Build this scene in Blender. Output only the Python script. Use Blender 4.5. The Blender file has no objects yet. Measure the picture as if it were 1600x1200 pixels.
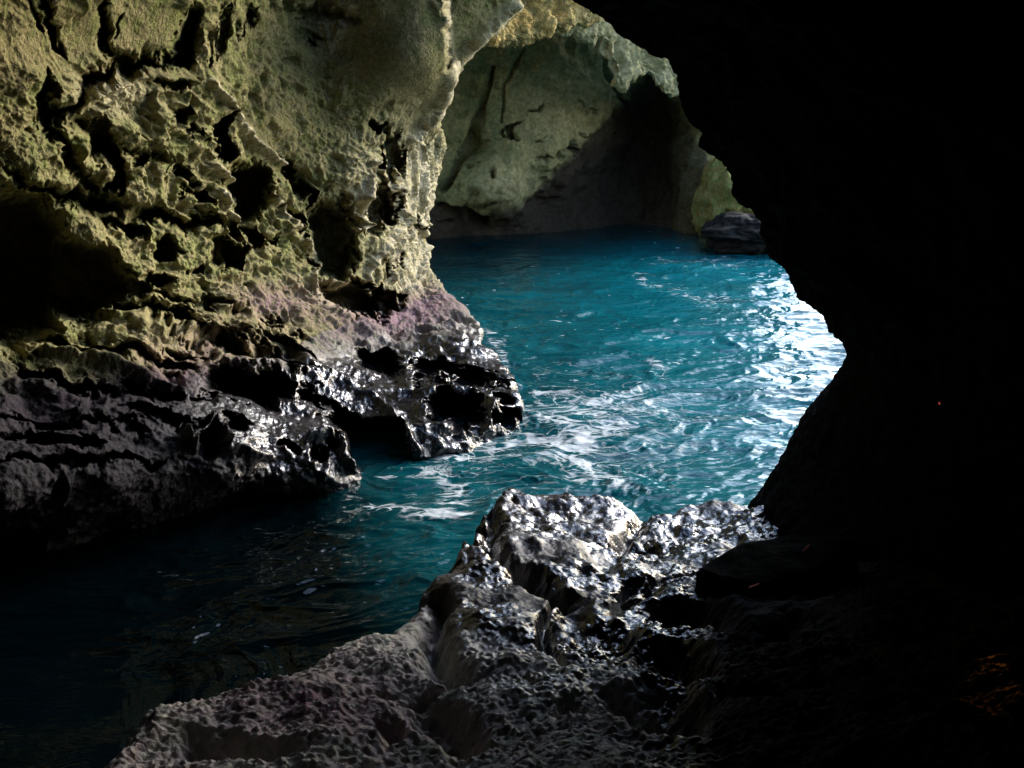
import bpy, math
import numpy as np

# ------------------------------------------------------------------ basics
scene = bpy.context.scene
COL = scene.collection
R = math.radians
F = 1570.0                       # focal length in photo pixels (1600 wide)
PITCH = R(17.0)
CAM = np.array([0.0, 0.0, 5.0])
SP, CP = math.sin(PITCH), math.cos(PITCH)
FWD = np.array([0, CP, -SP]); UP = np.array([0, SP, CP]); RIGHT = np.array([1.0, 0, 0])

def ray(px, py):
    px = np.asarray(px, float); py = np.asarray(py, float)
    dx = (px - 800) / F; dy = (600 - py) / F
    return FWD + dx[..., None] * RIGHT + dy[..., None] * UP

def P3(px, py, d):
    return CAM + ray(px, py) * np.asarray(d, float)[..., None]

def at_z(px, py, z=0.0):
    r = ray(px, py); t = (z - CAM[2]) / r[..., 2]
    return CAM + r * t[..., None]

# ------------------------------------------------------------------ noise
_rng = np.random.RandomState(11)
_perm = _rng.permutation(512).astype(np.int32); _perm = np.concatenate([_perm, _perm, _perm])
_g = _rng.normal(size=(512, 3)); _g /= np.linalg.norm(_g, axis=1)[:, None]
_g = _g.astype(np.float32)
_cellr = _rng.rand(512, 3).astype(np.float32)

def _hash(i, j, k):
    return _perm[_perm[_perm[i & 511] + (j & 511)] + (k & 511)]

def perlin(p):
    p = np.ascontiguousarray(p, dtype=np.float32)
    f = np.floor(p); i = f.astype(np.int32); f = p - f
    u = f * f * f * (f * (f * 6 - 15) + 10)
    out = 0
    for a in (0, 1):
        wa = u[:, 0] if a else 1 - u[:, 0]
        for b in (0, 1):
            wb = wa * (u[:, 1] if b else 1 - u[:, 1])
            for c in (0, 1):
                wc = wb * (u[:, 2] if c else 1 - u[:, 2])
                g = _g[_hash(i[:, 0] + a, i[:, 1] + b, i[:, 2] + c)]
                out = out + wc * (g[:, 0] * (f[:, 0] - a) + g[:, 1] * (f[:, 1] - b) + g[:, 2] * (f[:, 2] - c))
    return out * 1.6

def fbm(p, oct=4, lac=2.03, gain=0.5):
    s = 0; a = 1.0; p = np.asarray(p, np.float32)
    for o in range(oct):
        s = s + a * perlin(p + 17.3 * o); p = p * lac; a *= gain
    return s

def ridged(p, oct=4, gain=0.5):
    s = 0; a = 1.0; p = np.asarray(p, np.float32)
    for o in range(oct):
        s = s + a * (1 - 2.2 * np.abs(perlin(p + 9.1 * o))); p = p * 2.1; a *= gain
    return s

def worley(p):
    p = np.asarray(p, np.float32); i = np.floor(p).astype(np.int32); f = p - i
    best = np.full(len(p), 9.0, np.float32); second = best.copy()
    for a in (-1, 0, 1):
        for b in (-1, 0, 1):
            for c in (-1, 0, 1):
                r = _cellr[_hash(i[:, 0] + a, i[:, 1] + b, i[:, 2] + c)]
                d = (r[:, 0] + a - f[:, 0]) ** 2 + (r[:, 1] + b - f[:, 1]) ** 2 + (r[:, 2] + c - f[:, 2]) ** 2
                m = d < best
                second = np.where(m, best, np.minimum(second, d)); best = np.where(m, d, best)
    return np.sqrt(best), np.sqrt(second)

def sstep(a, b, x):
    t = np.clip((x - a) / (b - a), 0, 1); return t * t * (3 - 2 * t)

# ------------------------------------------------------------------ interpolation and strokes
class TPS:
    def __init__(self, pts, vals, smooth=0.0):
        self.p = np.asarray(pts, float); n = len(self.p)
        self.s = np.abs(self.p).max(); x = self.p / self.s
        K = self._k(np.linalg.norm(x[:, None] - x[None], axis=2)) + smooth * np.eye(n)
        A = np.zeros((n + 3, n + 3)); A[:n, :n] = K
        A[:n, n] = 1; A[:n, n + 1:] = x; A[n, :n] = 1; A[n + 1:, :n] = x.T
        self.w = np.linalg.solve(A, np.concatenate([np.asarray(vals, float), [0, 0, 0]])); self.x = x
    def _k(self, r):
        return np.where(r > 1e-12, r * r * np.log(np.maximum(r, 1e-12)), 0)
    def __call__(self, a, b):
        a = np.asarray(a, float); sh = a.shape
        q = np.stack([a.ravel(), np.asarray(b, float).ravel()], 1) / self.s
        n = len(self.x); out = self.w[n] + q @ self.w[n + 1:]
        for i in range(n):
            out = out + self.w[i] * self._k(np.hypot(q[:, 0] - self.x[i, 0], q[:, 1] - self.x[i, 1]))
        return out.reshape(sh)

def seg_dist(x, y, pts):
    """distance to a polyline and position along it (0..1)"""
    best = np.full(x.shape, 1e9); tt = np.zeros(x.shape); n = len(pts) - 1
    for k in range(n):
        ax, ay = pts[k][:2]; bx, by = pts[k + 1][:2]; vx, vy = bx - ax, by - ay
        t = np.clip(((x - ax) * vx + (y - ay) * vy) / (vx * vx + vy * vy + 1e-9), 0, 1)
        d = np.hypot(x - ax - t * vx, y - ay - t * vy)
        m = d < best; best = np.where(m, d, best); tt = np.where(m, (k + t) / n, tt)
    return best, tt

def inside(x, y, poly):
    c = np.zeros(x.shape, bool); n = len(poly)
    for k in range(n):
        x0, y0 = poly[k][:2]; x1, y1 = poly[(k + 1) % n][:2]
        m = (y0 > y) != (y1 > y)
        c ^= m & (x < (x1 - x0) * (y - y0) / ((y1 - y0) if abs(y1 - y0) > 1e-9 else 1e-9) + x0)
    return c

def stroke(x, y, pts, w, taper=0.6):
    d, t = seg_dist(x, y, pts)
    ww = w * (1 - taper * np.abs(2 * t - 1) ** 2)
    return np.exp(-(d / np.maximum(ww, 0.1)) ** 2)

def pit(x, y, cx, cy, rx, ry, rot=0.0, soft=0.5):
    c, s = math.cos(R(rot)), math.sin(R(rot))
    u = ((x - cx) * c + (y - cy) * s) / rx; v = (-(x - cx) * s + (y - cy) * c) / ry
    r = np.sqrt(u * u + v * v)
    return 1 - sstep(1 - soft, 1 + soft * 0.5, r)

def blob(x, y, cx, cy, rx, ry):
    return np.exp(-((x - cx) / rx) ** 2 - ((y - cy) / ry) ** 2)

# ------------------------------------------------------------------ mesh helpers
def tag(o, label=None, cat=None, kind=None, group=None):
    if label: o['label'] = label
    if cat: o['category'] = cat
    if kind or cat == 'rock wall': o['kind'] = kind or 'thing'
    if group: o['group'] = group
    return o

def link_mesh(name, V, faces, mat, parent=None, attrs=None, smooth=True):
    me = bpy.data.meshes.new(name)
    V = np.asarray(V, np.float32); faces = np.asarray(faces, np.int32)
    me.vertices.add(len(V)); me.vertices.foreach_set('co', V.ravel())
    nf, k = faces.shape
    me.loops.add(nf * k); me.loops.foreach_set('vertex_index', faces.ravel())
    me.polygons.add(nf)
    me.polygons.foreach_set('loop_start', np.arange(0, nf * k, k, dtype=np.int32))
    if smooth: me.polygons.foreach_set('use_smooth', np.ones(nf, bool))
    for an, av in (attrs or {}).items():
        a = me.attributes.new(an, 'FLOAT', 'POINT'); a.data.foreach_set('value', np.asarray(av, np.float32).ravel())
    me.update(calc_edges=True); me.validate()
    me.materials.append(mat)
    o = bpy.data.objects.new(name, me); COL.objects.link(o)
    if parent: o.parent = parent
    return o

def grid_faces(nr, nc, flip=False):
    i = np.arange(nr * nc).reshape(nr, nc)
    q = np.stack([i[:-1, :-1], i[1:, :-1], i[1:, 1:], i[:-1, 1:]], -1).reshape(-1, 4)
    return q[:, ::-1] if flip else q

def sub_mesh(name, V, faces, keep, mat, parent=None, attrs=None):
    f = faces[keep]; used, inv = np.unique(f, return_inverse=True)
    return link_mesh(name, V[used], inv.reshape(f.shape), mat, parent,
                     {k: np.ravel(v)[used] for k, v in (attrs or {}).items()})

def grid_normals(P):
    du = np.gradient(P, axis=1); dv = np.gradient(P, axis=0)
    n = np.cross(du, dv); n /= (np.linalg.norm(n, axis=2, keepdims=True) + 1e-9)
    return n

def face_cam(P, n):
    s = np.sign(((CAM - P) * n).sum(2, keepdims=True).mean()); return n * s

# ------------------------------------------------------------------ materials
def rock_material(name, c_a, c_b, c_moss, c_pale, wet_shade_col, rough=0.85, wet_rough=0.28, scale=1.0, bump=0.5, wet_spec=1.0, bdist=.035, grain=24, nfine=.8, ndry=.8):
    """procedural limestone: two tones, moss, pale and purple crusts and a dark mask for wet rock and painted shade, steered by mesh attributes"""
    m = bpy.data.materials.new(name); m.use_nodes = True
    nt = m.node_tree; N = nt.nodes; L = nt.links; N.clear()
    out = N.new('ShaderNodeOutputMaterial'); bs = N.new('ShaderNodeBsdfPrincipled'); L.new(bs.outputs[0], out.inputs[0])
    geo = N.new('ShaderNodeNewGeometry')
    def noise(sc, det=5, rough_=0.6):
        n = N.new('ShaderNodeTexNoise'); n.inputs['Scale'].default_value = sc * scale; n.inputs['Detail'].default_value = det
        n.inputs['Roughness'].default_value = rough_; L.new(geo.outputs['Position'], n.inputs['Vector']); return n.outputs['Fac']
    def ramp(src, a, b):
        r = N.new('ShaderNodeMapRange'); r.interpolation_type = 'SMOOTHSTEP'
        r.inputs[1].default_value = a; r.inputs[2].default_value = b; L.new(src, r.inputs[0]); return r.outputs[0]
    def mix(f, a, b):
        x = N.new('ShaderNodeMix'); x.data_type = 'RGBA'
        if isinstance(f, float): x.inputs[0].default_value = f
        else: L.new(f, x.inputs[0])
        for s, v in ((6, a), (7, b)):
            if isinstance(v, tuple): x.inputs[s].default_value = (*v, 1)
            else: L.new(v, x.inputs[s])
        return x.outputs[2]
    def attr(nm):
        a = N.new('ShaderNodeAttribute'); a.attribute_name = nm; return a.outputs['Fac']
    def mth(op, a, b):
        x = N.new('ShaderNodeMath'); x.operation = op
        for s, v in ((0, a), (1, b)):
            if isinstance(v, (int, float)): x.inputs[s].default_value = v
            else: L.new(v, x.inputs[s])
        return x.outputs[0]
    n1 = noise(0.9); n2 = noise(4.5); n3 = noise(16, 4); n4 = noise(grain, 3, .6)
    col = mix(ramp(n1, 0.38, 0.62), c_a, c_b)
    col = mix(mth('MULTIPLY', ramp(n2, 0.45, 0.62), 0.7), col, c_moss)
    col = mix(mth('MULTIPLY', attr('pale'), ramp(n2, 0.30, 0.60)), col, c_pale)
    col = mix(mth('MULTIPLY', attr('purple'), ramp(n3, 0.30, 0.60)), col, (0.185, 0.115, 0.135))
    col = mix(mth('MULTIPLY', attr('red'), 1.0), col, (0.22, 0.045, 0.03))
    wet = mth('MULTIPLY', attr('wet'), ramp(n3, 0.05, 0.40))
    col = mix(wet, col, wet_shade_col)
    g = N.new('ShaderNodeHueSaturation'); g.inputs['Value'].default_value = 1.0
    v = N.new('ShaderNodeMapRange'); v.inputs[1].default_value = 0.3; v.inputs[2].default_value = 0.7
    v.inputs[3].default_value = 0.62; v.inputs[4].default_value = 1.35; L.new(n3, v.inputs[0])
    L.new(v.outputs[0], g.inputs['Value']); L.new(col, g.inputs['Color'])
    L.new(g.outputs[0], bs.inputs['Base Color'])
    rr = N.new('ShaderNodeMapRange'); rr.inputs[3].default_value = rough; rr.inputs[4].default_value = wet_rough; L.new(attr('gloss'), rr.inputs[0])
    L.new(rr.outputs[0], bs.inputs['Roughness'])
    sp = N.new('ShaderNodeMapRange'); sp.inputs[3].default_value = 0.015; sp.inputs[4].default_value = wet_spec; L.new(attr('gloss'), sp.inputs[0])
    L.new(sp.outputs[0], bs.inputs['Specular IOR Level'])
    nf_ = N.new('ShaderNodeMapRange'); nf_.inputs[3].default_value = ndry; nf_.inputs[4].default_value = nfine; L.new(attr('gloss'), nf_.inputs[0])
    h = mth('ADD', mth('MULTIPLY', n3, nf_.outputs[0]), mth('MULTIPLY', n4, 0.9))
    b = N.new('ShaderNodeBump'); b.inputs['Strength'].default_value = bump; b.inputs['Distance'].default_value = bdist
    L.new(h, b.inputs['Height']); L.new(b.outputs[0], bs.inputs['Normal'])
    return m

def plain_material(name, col, rough=0.6, emit=None, strength=0):
    m = bpy.data.materials.new(name); m.use_nodes = True; nt = m.node_tree
    bs = nt.nodes['Principled BSDF']
    n = nt.nodes.new('ShaderNodeTexNoise'); n.inputs['Scale'].default_value = 30
    x = nt.nodes.new('ShaderNodeMix'); x.data_type = 'RGBA'
    x.inputs[6].default_value = (*[c * 0.7 for c in col], 1); x.inputs[7].default_value = (*[min(1, c * 1.25) for c in col], 1)
    nt.links.new(n.outputs['Fac'], x.inputs[0]); nt.links.new(x.outputs[2], bs.inputs['Base Color'])
    bs.inputs['Roughness'].default_value = rough
    if emit: bs.inputs['Emission Color'].default_value = (*emit, 1); bs.inputs['Emission Strength'].default_value = strength
    return m

M_LEFT = rock_material('pitted_limestone', (0.225, 0.195, 0.095), (0.165, 0.15, 0.07), (0.135, 0.15, 0.048), (0.42, 0.37, 0.25), (0.022, 0.021, 0.024), bump=0.9, bdist=.048, wet_spec=.7)
M_LEDGE = rock_material('wet_limestone', (0.17, 0.15, 0.12), (0.13, 0.115, 0.10), (0.11, 0.12, 0.06), (0.36, 0.31, 0.27), (0.013, 0.012, 0.016), wet_rough=0.09, bump=0.75, wet_spec=.9, bdist=.03, grain=14, nfine=.4, ndry=1.6)
M_FAR = rock_material('smooth_limestone', (0.23, 0.205, 0.095), (0.165, 0.158, 0.072), (0.10, 0.118, 0.052), (0.36, 0.31, 0.17), (0.042, 0.032, 0.025), wet_rough=0.7, scale=0.6, bump=0.5, wet_spec=.2)
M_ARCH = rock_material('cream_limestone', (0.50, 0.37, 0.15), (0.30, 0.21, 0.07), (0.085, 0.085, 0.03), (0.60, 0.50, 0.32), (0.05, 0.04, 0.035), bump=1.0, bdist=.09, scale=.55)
M_FORE = rock_material('knobbly_wet_rock', (0.46, 0.39, 0.36), (0.38, 0.34, 0.33), (0.34, 0.37, 0.28), (0.52, 0.54, 0.46), (0.026, 0.022, 0.023), wet_rough=0.12, bump=0.5, wet_spec=1.0, bdist=.024, grain=14, nfine=.35, ndry=3.0, scale=1.4)
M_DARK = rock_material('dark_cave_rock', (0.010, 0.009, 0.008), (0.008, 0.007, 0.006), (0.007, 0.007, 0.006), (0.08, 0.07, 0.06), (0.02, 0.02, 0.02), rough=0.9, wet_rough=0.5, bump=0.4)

# ================================================================== LEFT WALL AND LEDGE
SIL = [(-320, 985), (-200, 930), (-100, 872), (0, 802), (30, 772), (60, 742), (88, 716), (105, 704), (130, 694), (150, 689), (172, 676), (188, 684), (205, 688), (232, 690),
       (255, 683), (285, 675), (320, 669), (345, 662), (370, 655), (395, 660), (415, 668), (440, 680), (458, 692), (470, 708), (485, 728), (500, 739), (515, 744), (540, 752), (560, 765),
       (580, 782), (600, 795), (620, 803), (640, 809), (655, 810), (668, 806), (690, 806), (720, 804), (800, 800), (1000, 790)]
LW = [  # px, py, depth
    (-500, -300, 7.5), (-500, 100, 8.2), (-500, 400, 9.5), (-500, 620, 8.6), (-500, 790, 7.9), (-500, 950, 9.6), (-500, 1050, 9.8),
    (0, -300, 8.6), (0, 0, 10.2), (0, 120, 10.6), (0, 250, 10.9), (0, 420, 12.2), (0, 560, 11.2), (0, 640, 10.4), (0, 700, 9.9), (0, 775, 9.6), (0, 825, 10.5), (0, 870, 11.6), (0, 1000, 11.8),
    (170, 0, 11.6), (170, 110, 12.3), (170, 220, 12.6), (170, 330, 12.8), (170, 470, 13.0), (170, 560, 12.2), (170, 640, 11.4), (170, 760, 10.5), (170, 830, 11.6),
    (350, -300, 12.0), (350, 0, 14.0), (350, 130, 14.8), (350, 260, 15.2), (350, 380, 15.2), (350, 480, 14.8), (350, 560, 13.9), (350, 620, 12.8), (350, 740, 11.6), (350, 800, 12.6), (350, 1000, 13.0),
    (480, 40, 17.5), (500, 180, 17.8), (500, 300, 18.0), (500, 400, 18.0), (480, 480, 17.2), (470, 560, 15.2), (470, 640, 13.6), (500, 740, 12.3), (480, 800, 13.3),
    (600, -200, 16.5), (600, 20, 17.2), (600, 120, 17.5), (600, 260, 19.2), (600, 380, 19.5), (600, 450, 19.8), (590, 520, 18.2), (590, 580, 16.2), (590, 640, 14.7), (580, 720, 13.4), (560, 790, 13.6),
    (685, 20, 17.25), (672, 110, 17.75), (670, 240, 22.4), (650, 380, 22.6), (665, 450, 22.2), (700, 520, 18.6), (690, 580, 16.4), (700, 640, 14.8), (690, 690, 14.0), (700, 760, 14.6),
    (735, 500, 20.0), (760, 565, 17.2), (800, 620, 15.5), (806, 660, 15.1), (790, 700, 15.3), (800, 900, 15.0), (600, 1000, 14.0),
    (735, 62, 17.9), (800, 0, 17.7), (930, -200, 17.4), (570, 300, 18.5), (640, 300, 21.2), (700, 105, 18.3)]
lw = np.array(LW, float)
tps = TPS(lw[:, :2], lw[:, 2], 2e-6)
nr, nc_in, nc_out, nc_ret = 760, 560, 60, 50
py = np.concatenate([np.linspace(-300, -10, 60), np.linspace(-9, 860, nr - 80), np.linspace(866, 1000, 20)])
sil = np.interp(py, [s[0] for s in SIL], [s[1] for s in SIL])
t_in = np.linspace(0, 1, nc_in)
px_rows = np.concatenate([np.tile(np.linspace(-500, -12, nc_out), (len(py), 1)), -10 + t_in[None] * (sil[:, None] + 10)], 1)
py_rows = np.tile(py[:, None], (1, px_rows.shape[1]))
D = tps(px_rows, py_rows)
arris = 7 * fbm(np.stack([py * .035, 0 * py, 0 * py], 1), 4)[:, None]
D = D + 2.8 * sstep(694, 701, px_rows + arris) * sstep(122, 98, py_rows)      # step at the vertical arris
# pull the last strip back so that the edge turns away round the corner
edge = np.clip((px_rows - (sil[:, None] - 26)) / 26, 0, 1)
D = D + 0.45 * (1 - np.sqrt(np.maximum(0, 1 - edge ** 2)))
Pm = P3(px_rows, py_rows, D)
w = np.linspace(0, 1, nc_ret + 1)[1:]
S = Pm[:, -1, :]; rs = ray(sil, py)
ret = S[:, None, :] + rs[:, None, :] * (w[None, :, None] * 3.5) - RIGHT * (w[None, :, None] ** 1.7 * 4.5)
P = np.concatenate([Pm, ret], 1)
X = np.concatenate([px_rows, sil[:, None] - 60 * w[None] ** 1.5], 1); Y = np.concatenate([py_rows, np.tile(py[:, None], (1, nc_ret))], 1)
isret = np.concatenate([np.zeros(px_rows.shape), np.tile(w[None], (len(py), 1))], 1)
# organic warp of the sculpting coordinates so that edges are not clean
flat = P.reshape(-1, 3)
wx = (fbm(flat * 2.0, 5, gain=.6)).reshape(X.shape) * 14; wy = (fbm(flat * 2.0 + 40, 5, gain=.6)).reshape(X.shape) * 14
vary = (0.75 + 0.55 * fbm(flat * 1.3 + 80, 3)).clip(.15, 1.5).reshape(X.shape)
X2, Y2 = X + wx, Y + wy
disp = np.zeros(X.shape)
PITS = [  # cx, cy, rx, ry, rot, depth
    (385, 298, 34, 46, -12, 1.3), (339, 219, 12, 38, 8, 1.0), (459, 354, 11, 20, 0, .6), (479, 411, 8, 11, 0, .45), (518, 372, 38, 62, 0, 1.0), (547, 472, 52, 27, 6, 1.5), (605, 476, 22, 18, 30, .8),
    (608, 240, 13, 36, 0, .7), (590, 325, 17, 42, 8, .9), (586, 199, 15, 8, 0, .6), (306, 306, 17, 13, 20, .6), (258, 390, 18, 15, 0, .6), (350, 395, 33, 23, 0, 1.0), (396, 380, 15, 11, 0, .6),
    (306, 433, 15, 8, 0, .35), (245, 442, 32, 13, 8, .5), (205, 455, 25, 14, 0, .5), (10, 420, 95, 130, 0, 2.2), (120, 440, 75, 62, 20, 1.6), (60, 320, 16, 30, -20, .6), (200, 355, 26, 12, 10, .5),
    (378, 610, 62, 22, 6, 1.0), (325, 690, 26, 20, 0, .6), (367, 662, 20, 14, 0, .45), (588, 700, 54, 40, 25, 1.7), (540, 660, 30, 22, 30, .9), (495, 629, 26, 14, 10, .7), (425, 606, 36, 20, 15, .8),
    (590, 569, 36, 18, 15, .8), (705, 583, 62, 15, 13, .6), (664, 593, 18, 8, 0, .4), (705, 647, 40, 25, 8, .9), (777, 627, 17, 10, 15, .5), (778, 655, 32, 9, -12, .5), (503, 710, 20, 11, 0, .5),
    (150, 205, 12, 26, -30, .5), (177, 262, 13, 44, -8, .9), (215, 245, 12, 9, 0, .4), (292, 200, 14, 10, 0, .4), (260, 130, 26, 9, -8, .35), (270, 175, 10, 16, 0, .35),
    (440, 545, 50, 18, 22, .5), (240, 660, 60, 12, 6, .4), (90, 600, 70, 14, 10, .5), (80, 690, 80, 12, 5, .35), (455, 700, 16, 10, 0, .35), (617, 412, 4, 11, 0, .4), (597, 420, 5, 16, 8, .4), (640, 350, 8, 12, 30, .35), (660, 355, 6, 10, 0, .3)]
GROOVES = [
    ([(57, 114), (48, 165), (62, 190), (122, 130), (175, 106), (232, 97), (262, 96)], 11, .75), ([(62, 186), (100, 245), (140, 285), (162, 306)], 9, .55), ([(114, 188), (153, 219), (178, 270), (176, 306)], 11, .6),
    ([(188, 223), (245, 249), (297, 284)], 5, .35), ([(0, 262), (87, 300), (184, 324), (262, 341), (328, 350), (415, 372)], 9, .65), ([(175, 484), (280, 508), (332, 532), (430, 567), (475, 592)], 12, .8),
    ([(0, 530), (60, 535), (190, 552), (300, 575)], 9, .45), ([(20, 571), (105, 606), (168, 620), (330, 628)], 10, .5), ([(38, 0), (57, 35), (62, 50)], 3.5, .3), ([(62, -20), (75, 33), (97, 84)], 7, .5),
    ([(145, -10), (160, 38), (170, 82), (186, 104)], 6, .5), ([(190, 20), (185, 60)], 2.5, .25), ([(305, 20), (290, 60), (270, 96)], 13, .7), ([(392, 10), (372, 52)], 6, .45), ([(350, 0), (345, 40), (320, 95)], 7, .35), ([(470, 20), (560, 30)], 10, .3),
    ([(495, 70), (470, 45)], 6, .3), ([(0, 655), (200, 672), (330, 665)], 6, .35), ([(0, 730), (120, 725), (260, 718)], 5, .3), ([(440, 255), (470, 300), (480, 330)], 7, .5), ([(230, 465), (330, 480), (440, 505)], 5, .3), ([(250, 540), (330, 560)], 6, .3), ([(645, 600), (790, 605)], 4, .2)]
RIDGES = [
    ([(318, 124), (363, 184), (394, 223), (437, 254)], 7, .3), ([(324, 258), (363, 289)], 6, .25), ([(337, 298), (346, 324), (372, 346)], 6, .28), ([(420, 306), (437, 332), (464, 367), (486, 394), (494, 407), (481, 437), (494, 472), (516, 494), (545, 505)], 5, .3),
    ([(505, 443), (560, 457), (575, 450)], 3, .4), ([(529, 332), (551, 337), (573, 350), (542, 363), (531, 394)], 4, .35), ([(582, 254), (569, 306), (573, 346)], 5, .26), ([(654, 220), (657, 297), (654, 336), (661, 382), (657, 427)], 4, .22),
    ([(612, 288), (615, 320), (628, 336), (609, 372), (586, 395), (573, 421), (568, 453)], 4, .26), ([(628, 336), (615, 382), (609, 408), (605, 440)], 3.5, .22), ([(658, 345), (636, 360), (624, 380), (612, 410)], 3.5, .22), ([(663, 385), (650, 400), (645, 440)], 3, .2),
    ([(802, 0), (744, 56), (707, 103), (690, 150), (668, 182), (640, 214)], 7, .45), ([(697, -20), (700, 60), (708, 100)], 5, .10), ([(500, 15), (550, 12), (515, 75), (500, 15)], 6, .12),
    ([(110, 255), (125, 185), (150, 165)], 6, .25), ([(130, 150), (200, 118), (300, 118)], 7, .2), ([(150, 492), (250, 508), (330, 530)], 6, .3), ([(65, 556), (150, 570), (240, 600), (290, 625)], 7, .3), ([(340, 580), (420, 585), (520, 600), (600, 640), (655, 700)], 7, .25), ([(750, 520), (790, 590), (808, 640)], 8, .15),
    ([(480, 690), (505, 690), (525, 700), (540, 735)], 5, .3), ([(250, 650), (290, 680), (300, 700)], 4, .3), ([(325, 665), (345, 682), (352, 702)], 3, .35), ([(620, 620), (730, 615), (770, 640), (745, 680)], 6, .22), ([(300, 700), (420, 715)], 6, .25)]
push = np.zeros(X.shape)                # carved away from the light along the line of sight
for cx, cy, rx, ry, rot, dp in PITS: push = np.maximum(push, 1.5 * dp * pit(X2, Y2, cx, cy, rx, ry, rot, .4))
for pts, wd, dp in GROOVES: push = np.maximum(push, 1.9 * dp * vary * stroke(X2, Y2, pts, wd * 1.2))
push *= (1 - sstep(0.0, 0.1, isret))
for pts, wd, dp in RIDGES: disp += dp * stroke(X + wx * .22, Y + wy * .22, pts, wd, 0.3) * 0.8
# roughness zones
smoothz = np.clip(blob(X, Y, 600, 80, 110, 90) + 0.8 * blob(X, Y, 90, 50, 150, 60) + .8 * blob(X, Y, 520, 380, 50, 70) + blob(X, Y, 560, 475, 50, 25), 0, 1)
smoothz = np.clip(smoothz + .8 * blob(X, Y, 250, 45, 120, 50) + .45 * sstep(590, 625, X) * sstep(520, 440, Y) * (1 - isret), 0, 1); rough = 1 - 0.88 * smoothz
Q = flat.copy()
# bedding dips to the right: stretch noise along it
c, s_ = math.cos(R(-22)), math.sin(R(-22))
al = Q[:, 1] * c + Q[:, 2] * s_; ac = -Q[:, 1] * s_ + Q[:, 2] * c
QS = np.stack([Q[:, 0] * 1.0, al * 0.8, ac * 1.25], 1)
warp = np.stack([fbm(Q * 1.3 + 5, 3), fbm(Q * 1.3 + 25, 3), fbm(Q * 1.3 + 55, 3)], 1) * 0.35
w1, w2 = worley((QS + warp) * 1.55); pits1 = sstep(0.72, 0.05, w1)
w3, w4 = worley((QS + warp) * 3.6 + 7); pits2 = sstep(0.6, 0.1, w3)
zone = sstep(-0.35, 0.25, fbm(Q * 0.55 + 3, 2))
wetm = sstep(520, 600, Y).ravel()
w5, w6 = worley((QS + warp * .6) * 9 + 3)
QB = np.stack([Q[:, 0] * .6, al * 0.30, ac * 1.9], 1); strata = ridged(QB + warp * .8, 3, .55)
pilz = (sstep(570, 615, X) * sstep(165, 215, Y) * sstep(510, 440, Y)).ravel()
nz = 0.10 * ridged(QS * 0.8, 2) + (.15 + .10 * sstep(440, 560, Y).ravel()) * strata * (1 - .9 * pilz) * (.35 + .65 * sstep(.2, -.4, fbm(Q * .45 + 9, 2))) - 0.27 * pits1 * zone - 0.10 * pits2 * zone - 0.03 * sstep(.6, .15, w5) + 0.06 * fbm(QS * 3.0 + 3, 4, gain=.5) + 0.022 * fbm(Q * 13, 3, gain=.65)
flute = ridged(np.stack([Q[:, 0] * 2.6, Q[:, 1] * 2.6, Q[:, 2] * .55], 1) + warp * .6, 3, .5).reshape(X.shape)
disp += 0.13 * flute * sstep(575, 620, X) * sstep(170, 230, Y) * sstep(500, 440, Y) * (1 - sstep(.02, .4, isret))
low = sstep(470, 600, Y)
disp += (nz + 0.045 * (0.4 - worley(Q * 13 + 21)[0]) * wetm + .05 * pilz * fbm(Q * 5, 3)).reshape(X.shape) * rough * (1 - 0.45 * low) * (1 - 0.6 * sstep(0.02, 0.3, isret))
n = face_cam(P, grid_normals(P))
rdir = (CAM - P) / np.linalg.norm(CAM - P, axis=2, keepdims=True)
dd_ = 0.6 * n + 0.4 * rdir
V = P + dd_ * disp[..., None] - rdir * push[..., None]
V[..., 2] = np.maximum(V[..., 2], -2.5)
# attributes
pale = 0.9 * blob(X, Y, 165, 140, 60, 35) + 1.1 * blob(X, Y, 645, 310, 50, 130) + .6 * blob(X, Y, 640, 440, 60, 40) + .5 * blob(X, Y, 560, 300, 30, 80) + .9 * blob(X, Y, 530, 30, 25, 30)
for pts, wd, dp in RIDGES[:14]: pale += 0.9 * stroke(X, Y, pts, wd * 1.1, 0.2)
for pts, wd, dp in RIDGES[14:15]: pale += 1.0 * stroke(X, Y, pts, 9, 0.2)
pale = np.clip(pale, 0, 1)
wet_shade_line = np.interp(X, [-500, 0, 230, 330, 420, 480, 560, 640, 700, 760, 820], [545, 550, 560, 565, 560, 545, 530, 520, 500, 480, 470])  # wet ledge; raised at the left to paint in the overhang's shade
wet = sstep(-15, 55, Y2 - wet_shade_line) * 0.95
purple = np.clip(blob(X, Y, 270, 600, 70, 30) + blob(X, Y, 60, 640, 110, 30) + .8 * blob(X, Y, 420, 470, 80, 30) + blob(X, Y, 600, 500, 110, 30) + .7 * blob(X, Y, 680, 470, 50, 25) + .6 * blob(X, Y, 330, 550, 120, 40) + .6 * blob(X, Y, 420, 715, 60, 20), 0, 1)
gl_ = wet.copy(); wet = np.clip(wet + .5 * blob(X2, Y2, 595, 75, 100, 85), 0, 1)      # facet under the arch darkened brown, its shade painted in
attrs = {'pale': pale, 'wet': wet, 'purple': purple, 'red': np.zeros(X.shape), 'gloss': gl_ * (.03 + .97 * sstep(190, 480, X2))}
Fq = grid_faces(*X.shape, flip=True)
fx = X.ravel()[Fq].mean(1); fy = Y.ravel()[Fq].mean(1); fr = isret.ravel()[Fq].mean(1)
wl = np.interp(fx, [-500, 0, 120, 230, 330, 420, 500, 590, 690, 820], [640, 630, 612, 596, 585, 570, 525, 497, 462, 440])
pil = [(560, 452), (572, 420), (590, 380), (606, 330), (602, 280), (620, 215), (655, 185), (680, 172), (720, 172), (720, 462), (640, 470), (590, 470)]
is_ledge = fy > wl; is_pil = inside(fx, fy, pil) & ~is_ledge
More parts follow.
